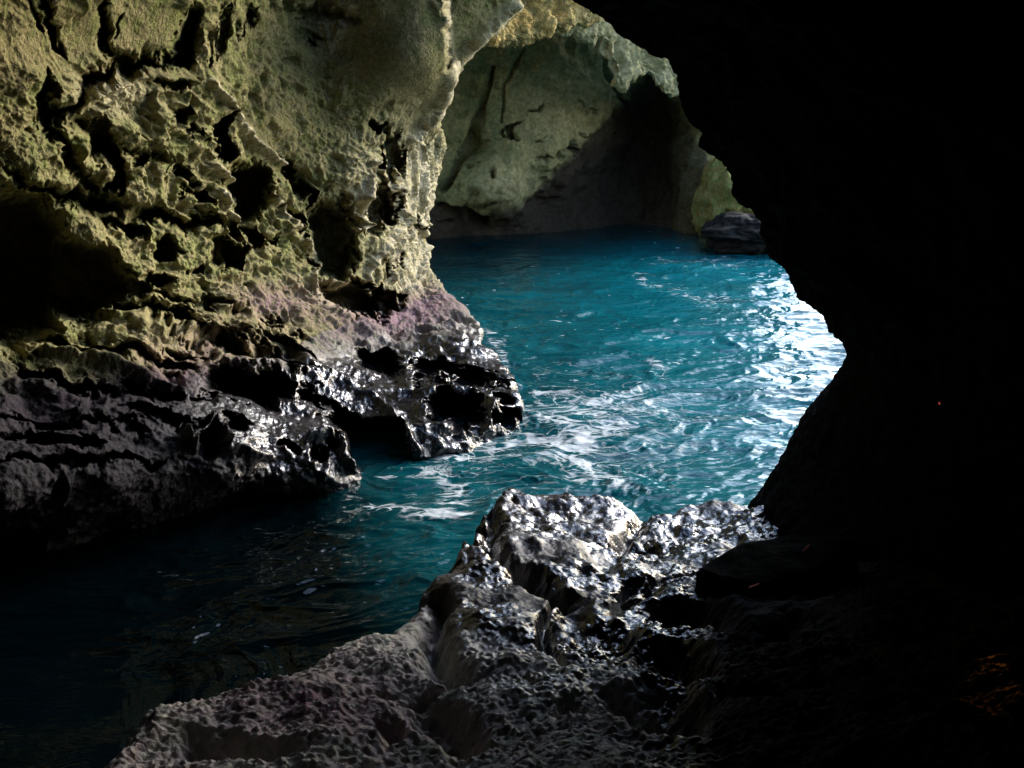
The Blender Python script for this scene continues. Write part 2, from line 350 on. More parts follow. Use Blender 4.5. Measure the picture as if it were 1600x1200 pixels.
is_slab = inside(fx, fy, [(-700, -400), (-700, 150), (0, 195), (55, 190), (90, 155), (122, 127), (175, 106), (262, 97), (300, 60), (330, -400)])
is_hol = inside(fx, fy, [(-700, 240), (0, 262), (40, 290), (95, 300), (110, 350), (160, 395), (190, 440), (150, 490), (60, 520), (-700, 530)])
Vf = V.reshape(-1, 3)
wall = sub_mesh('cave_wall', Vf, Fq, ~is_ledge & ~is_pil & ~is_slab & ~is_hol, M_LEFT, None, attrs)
tag(wall, 'olive green pitted limestone cave wall riddled with dark hollows, left of the water', 'rock wall')
pillar = sub_mesh('fluted_pillar', Vf, Fq, is_pil, M_LEFT, wall, attrs); pillar['label'] = 'pale fluted limestone pillar at the edge of the pitted wall'
us = sub_mesh('cracked_slab', Vf, Fq, is_slab, M_LEFT, wall, attrs); us['label'] = 'smoother olive slab split by dark slanting cracks'
hl = sub_mesh('hollow', Vf, Fq, is_hol, M_LEFT, wall, attrs); hl['label'] = 'large black hollow in the wall'
ledge = sub_mesh('rock_ledge', Vf, Fq, is_ledge, M_LEDGE, None, attrs)
tag(ledge, 'wet black and purple rock ledge with hollows running along the foot of the pitted wall', 'rock ledge')

# ================================================================== generic edge sheet (arch, hanging rock, right wall)
def relief(pyv, silpts, dsil, front, back, nf, nb, side, noise_fn, mat_pts=None):
    """rows at pyv; silhouette px = f(py); the surface turns round that edge, coming to the viewer on one side and going away on the other"""
    s = np.interp(pyv, [a for a, b in silpts], [b for a, b in silpts]); d = np.interp(pyv, [a for a, b in dsil], [b for a, b in dsil])
    r = ray(s, pyv); S0 = CAM + r * d[:, None]
    wf = np.linspace(1, 0, nf)[:-1] ** 1.6; wb = np.linspace(0, 1, nb)
    A = np.concatenate([-front[0] * wf, back[0] * wb]); B = np.concatenate([front[1] * wf ** 2, back[1] * wb ** 2])
    lim = np.minimum(1, (d[:, None] - 0.8) / max(front[0], 1e-6))
    A2 = np.where(A[None] < 0, A[None] * lim, A[None])
    Pq = S0[:, None] + r[:, None] * A2[..., None] + side * RIGHT * B[None, :, None]
    nq = grid_normals(Pq); i0 = nf // 2
    nq = nq * np.sign((nq[..., 0] * -side).mean())
    Vq = Pq + nq * noise_fn(Pq.reshape(-1, 3)).reshape(Pq.shape[:2])[..., None]
    return Vq

def zeros(n, **k):
    d = {a: np.zeros(n) for a in ('pale', 'wet', 'purple', 'red', 'gloss')}; d.update(k); return d

# ------------------------------------------------------------------ right-hand wall, near the camera and in the dark
RS = [(-420, 560), (-300, 690), (-150, 810), (-60, 880), (0, 920), (30, 962), (60, 1000), (90, 1040), (118, 1055), (140, 1062), (165, 1070), (185, 1085), (205, 1103), (228, 1112), (255, 1138), (285, 1148), (305, 1152),
      (330, 1178), (350, 1192), (375, 1197), (395, 1206), (420, 1232), (440, 1248), (462, 1255), (480, 1270), (497, 1286), (520, 1292), (535, 1304), (556, 1311), (575, 1304), (590, 1294), (610, 1276), (640, 1252), (670, 1238), (695, 1224), (725, 1205), (750, 1190), (782, 1168), (830, 1150), (1000, 1100)]
RD = [(-420, 4.6), (0, 6.2), (200, 7.4), (400, 8.8), (560, 9.8), (640, 10.3), (780, 11.2), (1000, 11.6)]
rp = np.linspace(-420, 1000, 520)
def rn(p):
    return (0.10 * ridged(p * 0.7, 3) + 0.07 * fbm(p * 2.4, 4)) * (.35 + .65 * sstep(2.6, 3.6, p[:, 2])) + 0.03 * fbm(p * 9, 3) - 0.085
Vr = relief(rp, RS, RD, (8.0, 4.2), (2.6, 9.0), 240, 120, 1, rn)
Fr = grid_faces(*Vr.shape[:2])
yy = np.tile(rp[:, None], (1, Vr.shape[1])); cc = np.tile(np.arange(Vr.shape[1])[None], (len(rp), 1))
at = zeros(yy.size, wet=(0.3 * sstep(560, 640, yy)).ravel(), pale=(0.0 * sstep(560, 640, yy)).ravel())
fyr = yy.ravel()[Fr].mean(1); fcr = cc.ravel()[Fr].mean(1)
bul = (fyr > 566)
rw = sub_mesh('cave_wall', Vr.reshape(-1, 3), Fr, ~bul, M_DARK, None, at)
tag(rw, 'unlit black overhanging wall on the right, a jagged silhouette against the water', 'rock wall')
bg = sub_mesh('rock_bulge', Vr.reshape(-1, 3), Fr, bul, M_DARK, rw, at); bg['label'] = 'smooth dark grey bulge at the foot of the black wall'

# ================================================================== FAR WALL
FW = [(560, -150, 29.0), (560, 100, 30.5), (560, 260, 31.5), (560, 380, 32.0), (660, 100, 30.5), (660, 250, 31.3), (660, 330, 32.6), (660, 365, 32.6), (720, 100, 30.6), (722, 200, 31.2), (715, 300, 31.6), (745, 230, 32.0), (735, 130, 31.4),
      (765, 150, 31.2), (765, 250, 31.4), (760, 318, 31.7), (850, 60, 31.2), (850, 180, 31.9), (830, 270, 32.2), (790, 320, 32.0), (930, 70, 32.2), (930, 150, 32.9), (900, 225, 32.8), (870, 265, 32.7),
      (760, 345, 33.4), (850, 330, 34.4), (900, 290, 34.8), (940, 240, 35.3), (985, 160, 35.2), (1000, 130, 34.8), (1020, 180, 36.6), (1015, 260, 36.9), (1005, 340, 36.2), (920, 345, 35.0), (850, 362, 34.2), (760, 365, 33.4),
      (1055, 150, 34.4), (1060, 250, 34.2), (1060, 350, 34.3), (1120, 200, 33.6), (1120, 300, 33.4), (1100, 360, 33.6), (1160, 250, 34.8), (1180, 350, 35.6),
      (1000, -150, 31.5), (1150, -150, 33.0), (1265, -150, 33.5), (1265, 350, 34.0), (1265, 150, 34.0), (900, 400, 35.0), (1100, 400, 34.5), (650, 400, 33.2)]
fw = np.array(FW, float); ft = TPS(fw[:, :2], fw[:, 2], 1e-6)
fpx = np.linspace(560, 1236, 450); fpy = np.concatenate([np.linspace(-420, 20, 80), np.linspace(22, 385, 300)])
FX, FY = np.meshgrid(fpx, fpy)
ftop = np.interp(FX, [560, 1200, 1236], [-420, -420, -160]); FY = np.where(FY < 20, 20 - (20 - FY) * (20 - ftop) / 440.0, FY)
Pf = P3(FX, FY, ft(FX, FY)); ff = Pf.reshape(-1, 3)
wx = fbm(ff * .8, 5, gain=.6).reshape(FX.shape) * 8; wy = fbm(ff * .8 + 30, 5, gain=.6).reshape(FX.shape) * 8
fd = np.zeros(FX.shape)
for pts, wd, dp in [([(768, 105), (755, 160), (735, 220), (712, 270), (695, 300)], 7, .5), ([(815, 75), (790, 130), (785, 190)], 3, .25), ([(950, 60), (945, 120), (975, 160)], 5, .3), ([(690, 320), (760, 345)], 8, .5)]:
    fd -= dp * stroke(FX + wx * .6, FY + wy * .6, pts, wd)
for cx, cy, rx, ry, rot, dp in [(800, 205, 15, 7, -25, .7), (830, 170, 8, 5, 0, .4), (915, 172, 6, 6, 0, .4), (845, 213, 4, 4, 0, .4), (775, 278, 8, 8, 0, .5), (740, 265, 7, 5, 0, .4), (880, 240, 28, 10, -15, .6), (905, 212, 10, 6, -40, .5), (765, 312, 14, 6, 0, .4), (850, 250, 10, 6, 0, .4)]:
    fd -= dp * pit(FX + wx * 2.2, FY + wy * 2.2, cx, cy, rx * .8, ry * .8, rot)
fd += (0.12 * ridged(ff * .5, 3) + 0.10 * fbm(ff * 1.5, 4) - 0.10 * sstep(.5, .1, worley(ff * 1.6)[0])).reshape(FX.shape)
nf_ = face_cam(Pf, grid_normals(Pf))
Vfar = Pf + nf_ * fd[..., None]
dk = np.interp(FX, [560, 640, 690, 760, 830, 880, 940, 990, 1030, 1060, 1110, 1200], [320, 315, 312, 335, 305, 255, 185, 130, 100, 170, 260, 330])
tide_shade = sstep(-8, 8, FY + wy * .8 - dk) * (.95 - .25 * sstep(1040, 1070, FX))  # tide mark by the water; the slanting part above is painted shade
farp = np.clip(.7 * blob(FX, FY, 870, 180, 70, 60) + .8 * blob(FX, FY, 790, 290, 50, 30), 0, 1)
fa = zeros(FX.size, wet=tide_shade.ravel(), pale=farp.ravel())
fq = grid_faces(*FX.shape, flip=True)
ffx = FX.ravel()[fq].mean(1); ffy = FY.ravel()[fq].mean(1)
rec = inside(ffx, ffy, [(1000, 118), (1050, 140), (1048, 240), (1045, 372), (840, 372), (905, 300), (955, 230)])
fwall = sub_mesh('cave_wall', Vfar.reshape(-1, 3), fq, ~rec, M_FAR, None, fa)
tag(fwall, 'grey green smooth limestone wall closing the far side of the sea cave', 'rock wall')
rc = sub_mesh('recess', Vfar.reshape(-1, 3), fq, rec, M_FAR, fwall, fa); rc['label'] = 'dark tunnel-like recess in the far wall'

# ------------------------------------------------------------------ lit arch at the top
def hanging(name, lower, d_l, d_r, px0, px1, npx, top, mat, label, cat, pal, seed, back=3.0):
    ax = np.linspace(px0, px1, npx); lo = np.interp(ax, [a for a, b in lower], [b for a, b in lower])
    v = np.linspace(0, 1, 110); GX = np.tile(ax[None], (len(v), 1)); GY = top + (lo[None] - top) * v[:, None]
    d = np.interp(ax, [px0, px1], [d_l, d_r])[None] + 0.9 * np.clip(v[:, None] - .8, 0, 1) ** 2 * 8
    Pq = P3(GX, GY, d + np.zeros(GX.shape))
    wv = np.linspace(0, 1, 24)[1:]
    S0 = Pq[-1]; rr = ray(ax, lo)
    retp = S0[None] + rr[None] * (wv[:, None, None] * back) + np.array([0, 0, 1.0]) * (wv[:, None, None] ** 2 * 2.2)
    Pq = np.concatenate([Pq, retp], 0); fl = Pq.reshape(-1, 3)
    nn = face_cam(Pq[:100], grid_normals(Pq)[:100]); sgn = np.sign((nn[:50] * grid_normals(Pq)[:50]).sum())
    nn = grid_normals(Pq) * sgn
    dd = 0.22 * fbm(fl * np.array([1.6, 1.6, .6]) + seed + .25 * fbm(fl * 1.5, 2)[:, None], 4) + 0.09 * fbm(fl * 4 + seed, 5, gain=.65) - 0.40 * sstep(.6, .15, worley(fl * 1.1 + seed)[0])
    Vq = Pq + nn * dd.reshape(Pq.shape[:2])[..., None]
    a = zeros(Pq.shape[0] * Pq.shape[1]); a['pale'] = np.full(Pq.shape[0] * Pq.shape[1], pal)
    return tag(link_mesh(name, Vq.reshape(-1, 3), grid_faces(Pq.shape[0], npx), mat, None, a), label, cat)
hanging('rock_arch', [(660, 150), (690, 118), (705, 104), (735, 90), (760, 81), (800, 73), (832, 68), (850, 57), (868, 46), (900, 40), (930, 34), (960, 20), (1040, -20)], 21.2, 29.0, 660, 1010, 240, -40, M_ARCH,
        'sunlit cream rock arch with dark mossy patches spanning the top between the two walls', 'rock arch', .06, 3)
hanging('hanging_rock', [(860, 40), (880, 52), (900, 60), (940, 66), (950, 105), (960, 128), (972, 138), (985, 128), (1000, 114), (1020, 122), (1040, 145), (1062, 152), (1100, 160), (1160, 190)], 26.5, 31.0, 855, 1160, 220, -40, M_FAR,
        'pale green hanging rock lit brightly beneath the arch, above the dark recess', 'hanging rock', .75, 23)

# ------------------------------------------------------------------ boulders beyond the right wall
def boulder(name, cx, cy, d, rad, mat, label, seed, pal=0.0, wetv=0.0, purp=0.0):
    nu, nv = 120, 70
    th = np.linspace(0, 2 * math.pi, nu); ph = np.linspace(0, math.pi, nv); TH, PH = np.meshgrid(th, ph)
    U = np.stack([np.sin(PH) * np.cos(TH), np.sin(PH) * np.sin(TH), np.cos(PH)], -1)
    fl = U.reshape(-1, 3)
    k = 1 + 0.30 * fbm(fl * 1.3 + seed, 3) + 0.10 * ridged(fl * 3 + seed, 3) + .04 * fbm(fl * 9 + seed, 2)
    c0 = P3(np.array(cx), np.array(cy), np.array(d))
    Vb = (fl * k[:, None]) * np.array(rad) + c0
    a = zeros(len(Vb)); a['pale'] += pal; a['wet'] += wetv; a['gloss'] += wetv * .5; a['purple'] += purp
    return tag(link_mesh(name, Vb, grid_faces(nv, nu), mat, None, a), label, 'boulder')
M_MOSS = rock_material('mossy_rock', (0.24, 0.225, 0.07), (0.18, 0.14, 0.05), (0.11, 0.16, 0.035), (0.4, 0.38, 0.2), (0.04, 0.04, 0.03), bump=.7)
boulder('boulder', 1140, 318, 32.6, (0.95, 1.1, 1.45), M_MOSS, 'yellow green lit boulder behind the dark boulder at the far right of the water', 4, .1)
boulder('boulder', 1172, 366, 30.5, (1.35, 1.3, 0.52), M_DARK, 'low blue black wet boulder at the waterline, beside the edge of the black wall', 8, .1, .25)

# ================================================================== FOREGROUND ROCK (height field)
OUT = [(-250, 1500, 2.4), (60, 1290, 2.2), (150, 1200, 2.1), (220, 1130, 2.0), (350, 1074, 1.9), (440, 1040, 1.8), (540, 1010, 1.7), (600, 980, 1.6), (660, 942, 1.5), (672, 915, 1.5), (700, 880, 1.48), (733, 838, 1.42), (745, 795, 1.35), (757, 772, 1.3), (790, 760, 1.25),
       (850, 766, 1.2), (920, 777, 1.1), (985, 797, .95), (1010, 805, .9), (1060, 788, .9), (1100, 782, .9), (1170, 784, .9), (1220, 800, .95), (1300, 810, 1.1), (1500, 820, 1.3), (1900, 900, 1.8)]
o3 = np.array([at_z(np.array(a), np.array(b), c) for a, b, c in OUT])
INN = [(760, 850, 1.5), (850, 850, 1.42), (900, 900, 1.5), (1000, 860, 1.15), (1000, 930, 1.45), (1100, 850, 1.1), (1100, 950, 1.6), (1150, 900, 1.4), (700, 1000, 1.75), (800, 1000, 1.8), (800, 1100, 2.0), (600, 1100, 2.0), (1000, 1050, 1.95), (1250, 1000, 2.0), (1300, 1150, 2.5), (400, 1180, 2.15), (700, 1200, 2.25),
       (1100, 1200, 2.45), (1600, 1200, 2.9), (1600, 1000, 2.3), (1400, 900, 1.7), (600, 1020, 1.72), (640, 970, 1.6)]
i3 = np.array([at_z(np.array(a), np.array(b), c) for a, b, c in INN])
base = np.array([(0, 0, 3.3), (-3, -2, 3.3), (3, -2, 3.4), (0, -6, 3.5), (4.5, 2, 3.2), (-1.2, 1.5, 3.0), (6, 6, 2.4), (1.5, 2, 2.95)])
allp = np.concatenate([o3, i3, base]); zt = TPS(allp[:, :2], allp[:, 2], 1e-5)
outp = [tuple(p[:2]) for p in o3] + [(8, 7), (8, -8), (-6, -8), (-5, 0)]
yv = np.concatenate([np.linspace(-7, 2.2, 30), 2.25 * (10.6 / 2.25) ** np.linspace(0, 1, 760)])
gu = np.linspace(0, 1, 860)
GYw = np.tile(yv[:, None], (1, len(gu)))
half = 0.56 * np.maximum(yv, 0.5) + 1.0
GXw = -half[:, None] + gu[None] * (2 * half[:, None])
edge_d, _ = seg_dist(GXw, GYw, outp + [outp[0]])
ins = inside(GXw, GYw, outp); sd = np.where(ins, -edge_d, edge_d)
Z = zt(GXw, GYw)
G3 = np.stack([GXw, GYw, Z], -1).reshape(-1, 3).astype(np.float32)
sd = sd + (0.10 * fbm(G3 * 2.2, 4)).reshape(sd.shape)
rnd = 0.12
Z = Z - np.where(sd > -rnd, np.minimum(3.2 * np.maximum(sd, 0) + 0.55 * ((sd + rnd) / rnd).clip(0, 1) ** 2 * 0.35, 4.5), 0)
# photo pixel of each column, only used to place the sculpted cracks where the photo shows them
rel = np.stack([GXw, GYw, Z], -1) - CAM
dep = np.maximum(rel @ FWD, 0.3); QX = 800 + F * (rel @ RIGHT) / dep; QY = 600 - F * (rel @ UP) / dep
behind = (rel @ FWD) < 0.5; QX = np.where(behind, -9e3, QX)
wx = fbm(G3 * 2.6 + 7, 4).reshape(Z.shape) * 16; wy = fbm(G3 * 2.6 + 70, 4).reshape(Z.shape) * 16
FG_GROOVES = [([(770, 775), (768, 800), (772, 850), (790, 880), (830, 900), (868, 922), (880, 935)], 12, .26), ([(868, 930), (852, 965), (850, 1000), (880, 1040)], 9, .2), ([(880, 935), (940, 930), (1000, 912)], 6, .14),
              ([(735, 845), (768, 858)], 9, .22), ([(690, 935), (672, 990), (688, 1040), (722, 1058)], 19, .28), ([(620, 1096), (690, 1080), (730, 1052)], 4, .10), ([(1005, 805), (985, 830), (970, 860)], 10, .12), ([(1090, 890), (1010, 925), (960, 960)], 8, .12),
              ([(800, 780), (860, 810), (900, 800)], 5, .08), ([(960, 850), (1030, 860)], 8, .1)]
FG_PITS = [(695, 1130, 62, 36, 25, .28), (610, 1155, 30, 20, 0, .2), (975, 935, 20, 10, 10, .2), (1090, 965, 70, 22, 5, .3), (1060, 1035, 60, 28, 8, .34), (1030, 1110, 90, 38, 8, .3), (960, 1000, 34, 20, 0, .18), (330, 1165, 60, 22, 15, .22), (905, 975, 24, 40, -20, .16), (940, 880, 30, 30, 0, .12), (885, 1120, 20, 12, 0, .12), (610, 985, 10, 6, 0, .15), (1200, 985, 60, 18, 0, .25), (1180, 1090, 60, 20, 0, .3), (420, 1190, 40, 14, 0, .2)]
dz = np.zeros(Z.shape)
for pts, wd, dp in FG_GROOVES: dz -= .8 * dp * stroke(QX + wx * .7, QY + wy * .7, pts, wd, .3)
for cx, cy, rx, ry, rot, dp in FG_PITS: dz -= .75 * dp * pit(QX + wx, QY + wy, cx, cy, rx, ry, rot, .7)
smooth_f = np.clip(stroke(QX, QY, [(795, 900), (830, 935), (850, 975)], 15, .3) + .6 * blob(QX, QY, 620, 985, 60, 40), 0, 1)
G4 = G3.copy(); G4[:, 2] = Z.ravel()
w1, w2 = worley(G4 * 5.5); w3, w4 = worley(G4 * np.float32(11) + 3); w5, _ = worley(G4 * 27 + 9)
patch = sstep(-.35, .45, fbm(G4 * 1.9 + 31, 3))
kn = 0.07 * fbm(G4 * 1.7, 3) + 0.025 * ridged(G4 * 3, 3) + 0.040 * (0.5 - w1) + 0.011 * (0.5 - w3) + (.009 + .020 * patch) * (0.5 - w5) + 0.010 * patch * fbm(G4 * 22, 2) - 0.022 * sstep(.45, .1, worley(G4 * 17 + 5)[0]) * sstep(930, 1040, QY).ravel() + .012 * fbm(G4 * 32, 2) * sstep(930, 1040, QY).ravel()
# a gentle second tier of blocks with stepped edges
dz += kn.reshape(Z.shape) * (1 - .85 * smooth_f) * np.where(sd > 0.3, 1.5, 1)
Zf = Z + dz
side_push = 0.12 * fbm(G4 * 2.1 + 90, 3).reshape(Z.shape) * sstep(-.1, .3, sd)
Vg = np.stack([GXw + side_push, GYw + side_push, np.maximum(Zf, -2.0)], -1).reshape(-1, 3)
wet_shade_f = np.clip(sstep(1075, 985, QY + wy * 1.5 - (QX - 850) * .12) + .1 * blob(QX, QY, 820, 1080, 200, 70), 0, 1) * .95
wet_shade_f = np.maximum(wet_shade_f, .5 * blob(QX, QY, 800, 1080, 150, 90))
wet_shade_f = np.maximum(wet_shade_f, .98 * sstep(760, 930, QX + wx - 160 * sstep(1020, 1080, QY))) * (1 - .8 * blob(QX, QY, 600, 985, 75, 50))  # right-hand side darkened too, painting in the shade of the black wall
pale_f = np.clip(.75 * blob(QX, QY, 610, 985, 70, 45) + .6 * stroke(QX, QY, [(240, 1130), (350, 1080), (450, 1045)], 18) + .6 * blob(QX, QY, 800, 1090, 130, 70) + .5 * blob(QX, QY, 830, 940, 40, 40), 0, 1)
pur_f = np.clip(.8 * blob(QX, QY, 450, 1110, 160, 60) + .5 * blob(QX, QY, 620, 1120, 160, 60), 0, 1)
red_f = np.clip(stroke(QX, QY, [(785, 760), (850, 767), (905, 775)], 4.5, .4), 0, 1) * .9
gX, gY = QX + wx, QY + wy
ga = {'pale': pale_f.ravel(), 'wet': wet_shade_f.ravel(), 'purple': pur_f.ravel(), 'red': red_f.ravel(), 'gloss': (np.maximum(wet_shade_f, .88 * blob(QX + wx, QY + wy, 830, 1050, 170, 95)) * (.45 + .55 * np.maximum(sstep(-.45, .1, fbm(G4 * 1.6 + 61, 4)), stroke(gX, gY, [(800, 775), (900, 790), (985, 810), (1060, 810), (1140, 840), (1200, 800)], 26, .2).ravel())).reshape(Z.shape) * (1 - .93 * sstep(1060, 1180, QX + (QY - 900) * .15) * sstep(860, 900, QY))).ravel()}
gq = grid_faces(*Z.shape, flip=False)
gx = QX.ravel()[gq].mean(1); gy = QY.ravel()[gq].mean(1)
b_up = inside(gx, gy, [(772, 700), (768, 800), (772, 850), (790, 880), (868, 924), (940, 932), (985, 900), (960, 860), (1005, 808), (1000, 700)])
b_rt = inside(gx, gy, [(1005, 700), (1007, 806), (975, 860), (1000, 912), (1090, 892), (1235, 830), (1260, 760), (1200, 700)])
b_lo = inside(gx, gy, [(-400, 1700), (-400, 1100), (660, 900), (668, 990), (688, 1040), (725, 1056), (690, 1082), (620, 1098), (560, 1300), (500, 1700)])
fg = sub_mesh('rock_outcrop', Vg, gq, ~(b_up | b_rt | b_lo), M_FORE, None, ga)
tag(fg, 'knobbly wet rock outcrop in the foreground glinting white, with a pointed block above the water', 'rock outcrop')
sub_mesh('upper_block', Vg, gq, b_up, M_FORE, fg, ga)['label'] = 'pointed block with a reddish rim and white glints'
sub_mesh('glinting_block', Vg, gq, b_rt & ~b_up, M_FORE, fg, ga)['label'] = 'low block glinting blown-out white beside the black wall'
sub_mesh('lower_slab', Vg, gq, b_lo & ~b_up & ~b_rt, M_FORE, fg, ga)['label'] = 'drier pinkish and grey green slab at the near edge'

# ================================================================== WATER
wrow = np.concatenate([1500 - (1500 - 1060) * np.linspace(0, 1, 40), np.linspace(1058, 372, 640), 372 - 236 * np.linspace(0, 1, 60)[1:] ** .7])
wcol = np.concatenate([np.linspace(-3200, 180, 70), np.linspace(184, 1340, 760), np.linspace(1348, 5200, 110)])
WX, WY = np.meshgrid(wcol, wrow)
W3 = at_z(WX, WY, 0.0); wf = W3.reshape(-1, 3).astype(np.float32)
fade = np.exp(-np.maximum(wf[:, 1] - 40, 0) / 40)
ang = R(20); c, s_ = math.cos(ang), math.sin(ang)
a1 = wf[:, 0] * c + wf[:, 1] * s_; a2 = -wf[:, 0] * s_ + wf[:, 1] * c
wq = np.stack([a1 * .55, a2 * 1.0, np.zeros(len(wf))], 1).astype(np.float32)
wr = np.stack([fbm(wq * 1.0 + 3, 2), fbm(wq * 1.0 + 13, 2), np.zeros(len(wf))], 1) * .5
h = 0.05 * ridged((wq + wr) * 0.65, 2) + 0.022 * ridged((wq + wr) * 2.1 + 4, 3) + .010 * fbm(wq * 7, 2)
W3[..., 2] = (h * fade).reshape(WX.shape) - 0.10
# foam lanes drawn out by the swell, where the photo shows them
FOAM = [([(640, 730), (690, 745), (720, 770), (690, 790)], 12, .6), ([(570, 785), (640, 795), (740, 800)], 8, .85), ([(830, 680), (880, 700), (920, 690), (900, 670)], 10, .7), ([(850, 690), (920, 725), (1010, 765)], 9, .6), ([(880, 740), (940, 752)], 7, .6), ([(840, 655), (930, 665), (1000, 655)], 7, .5),
        ([(1020, 560), (1030, 590)], 8, .55), ([(920, 620), (1000, 605)], 5, .5), ([(830, 610), (900, 620)], 5, .45), ([(380, 825), (430, 825), (455, 840)], 8, .42), ([(400, 900), (440, 905)], 6, .4), ([(640, 900), (690, 860)], 12, .3), ([(1000, 430), (1100, 465), (1180, 470)], 12, .6), ([(1020, 400), (1120, 408), (1210, 405)], 6, .55), ([(740, 510), (790, 535)], 8, .4),
        ([(600, 830), (680, 850)], 12, .3), ([(660, 720), (800, 690)], 8, .5), ([(745, 505), (775, 545), (805, 600)], 5, .6), ([(240, 890), (310, 905)], 6, .4), ([(860, 630), (1000, 640)], 12, .3), ([(1060, 640), (1160, 690)], 14, .25)]
wwx = fbm(wf * .9 + 3, 3).reshape(WX.shape) * 14; wwy = fbm(wf * .9 + 33, 3).reshape(WX.shape) * 8
foam = np.zeros(WX.shape)
for pts, wd, am in FOAM: foam = np.maximum(foam, .68 * am * stroke(WX + wwx, WY + wwy, pts, wd * 2.3, .4))
foam = np.maximum(foam, .20 * sstep(560, 640, WY) * sstep(500, 640, WX))
foam = np.maximum(foam, .12); foam = foam + .31 * blob(WX, WY, 930, 650, 250, 120) + .15 * blob(WX, WY, 700, 740, 90, 60)
# light fall-off painted into the water: dark by the rocks, brighter towards the opening
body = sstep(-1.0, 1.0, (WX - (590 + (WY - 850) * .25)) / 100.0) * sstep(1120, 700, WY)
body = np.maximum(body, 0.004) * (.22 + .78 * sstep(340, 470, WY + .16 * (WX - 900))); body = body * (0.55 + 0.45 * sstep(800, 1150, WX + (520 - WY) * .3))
mw = bpy.data.materials.new('sea_water'); mw.use_nodes = True
nt = mw.node_tree; N = nt.nodes; L = nt.links; bs = N['Principled BSDF']
def wattr(n_):
    a = N.new('ShaderNodeAttribute'); a.attribute_name = n_; return a.outputs['Fac']
geo = N.new('ShaderNodeNewGeometry')
mp = N.new('ShaderNodeMapping'); mp.inputs['Rotation'].default_value = (0, 0, R(-12)); mp.inputs['Scale'].default_value = (0.42, 1.45, 1); L.new(geo.outputs['Position'], mp.inputs[0])
mpf = N.new('ShaderNodeMapping'); mpf.inputs['Rotation'].default_value = (0, 0, R(15)); mpf.inputs['Scale'].default_value = (0.75, 1.15, 1); L.new(geo.outputs['Position'], mpf.inputs[0])
def wn(sc, det, dist=0.0, ro=0.55, m_=None):
    n_ = N.new('ShaderNodeTexNoise'); n_.inputs['Scale'].default_value = sc; n_.inputs['Detail'].default_value = det; n_.inputs['Distortion'].default_value = dist; n_.inputs['Roughness'].default_value = ro
    L.new((m_ or mp).outputs[0], n_.inputs['Vector']); return n_.outputs['Fac']
def wm(op, a, b, cl=False):
    x = N.new('ShaderNodeMath'); x.operation = op; x.use_clamp = cl
    for i_, v_ in ((0, a), (1, b)):
        if isinstance(v_, (int, float)): x.inputs[i_].default_value = v_
        else: L.new(v_, x.inputs[i_])
    return x.outputs[0]
def vein(sc, det, dist, k):      # thin closed threads of foam
    return wm('SUBTRACT', 1.0, wm('MULTIPLY', wm('ABSOLUTE', wm('SUBTRACT', wn(sc, det, dist, .5, mpf), 0.5), 0), k), True)
rid = wm('MAXIMUM', vein(1.2, 4, 1.4, 11.0), wm('MULTIPLY', vein(2.8, 4, 1.0, 9.0), .85))
lump = wn(5.0, 5, .6)
flk = N.new('ShaderNodeMapRange'); flk.inputs[1].default_value = .66; flk.inputs[2].default_value = .74; flk.inputs[4].default_value = .75; L.new(wn(4.5, 3, .2, .6), flk.inputs[0]); flb = wm('MULTIPLY', flk.outputs[0], wm('MULTIPLY', wattr('body'), 2.0, True))  # white flecks painted in as glints on the water, added to the foam
fo = wm('ADD', wm('ADD', wattr('foam'), flb), wm('ADD', wm('MULTIPLY', rid, 0.62), wm('MULTIPLY', lump, 0.45)))
fr_ = N.new('ShaderNodeMapRange'); fr_.interpolation_type = 'SMOOTHSTEP'; fr_.inputs[1].default_value = 1.05; fr_.inputs[2].default_value = 1.42; fr_.inputs[4].default_value = .74; L.new(fo, fr_.inputs[0]); fmask = fr_.outputs[0]
def wmix(f, a, b):
    x = N.new('ShaderNodeMix'); x.data_type = 'RGBA'
    if isinstance(f, float): x.inputs[0].default_value = f
    else: L.new(f, x.inputs[0])
    for i_, v_ in ((6, a), (7, b)):
        if isinstance(v_, tuple): x.inputs[i_].default_value = (*v_, 1)
        else: L.new(v_, x.inputs[i_])
    return x.outputs[2]
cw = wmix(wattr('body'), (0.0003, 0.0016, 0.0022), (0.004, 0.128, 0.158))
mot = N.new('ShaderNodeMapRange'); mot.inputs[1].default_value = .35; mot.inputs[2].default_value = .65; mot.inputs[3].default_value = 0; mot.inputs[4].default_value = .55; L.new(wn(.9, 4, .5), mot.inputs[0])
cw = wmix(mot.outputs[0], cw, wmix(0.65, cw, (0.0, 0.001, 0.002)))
cw = wmix(fmask, cw, (0.62, 0.66, 0.68))
L.new(cw, bs.inputs['Base Color'])
rg = N.new('ShaderNodeMapRange'); rg.inputs[3].default_value = .035; rg.inputs[4].default_value = .7; L.new(fmask, rg.inputs[0]); L.new(rg.outputs[0], bs.inputs['Roughness'])
bs.inputs['IOR'].default_value = 1.33
bm_ = N.new('ShaderNodeBump'); bm_.inputs['Strength'].default_value = .38; bm_.inputs['Distance'].default_value = .10
L.new(wm('ADD', wm('MULTIPLY', wn(2.6, 3, .1), 1.2), wm('MULTIPLY', wn(9, 2, .1), .16)), bm_.inputs['Height']); L.new(bm_.outputs[0], bs.inputs['Normal'])
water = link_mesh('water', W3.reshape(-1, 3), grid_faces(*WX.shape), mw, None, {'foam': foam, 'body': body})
tag(water, kind='structure')

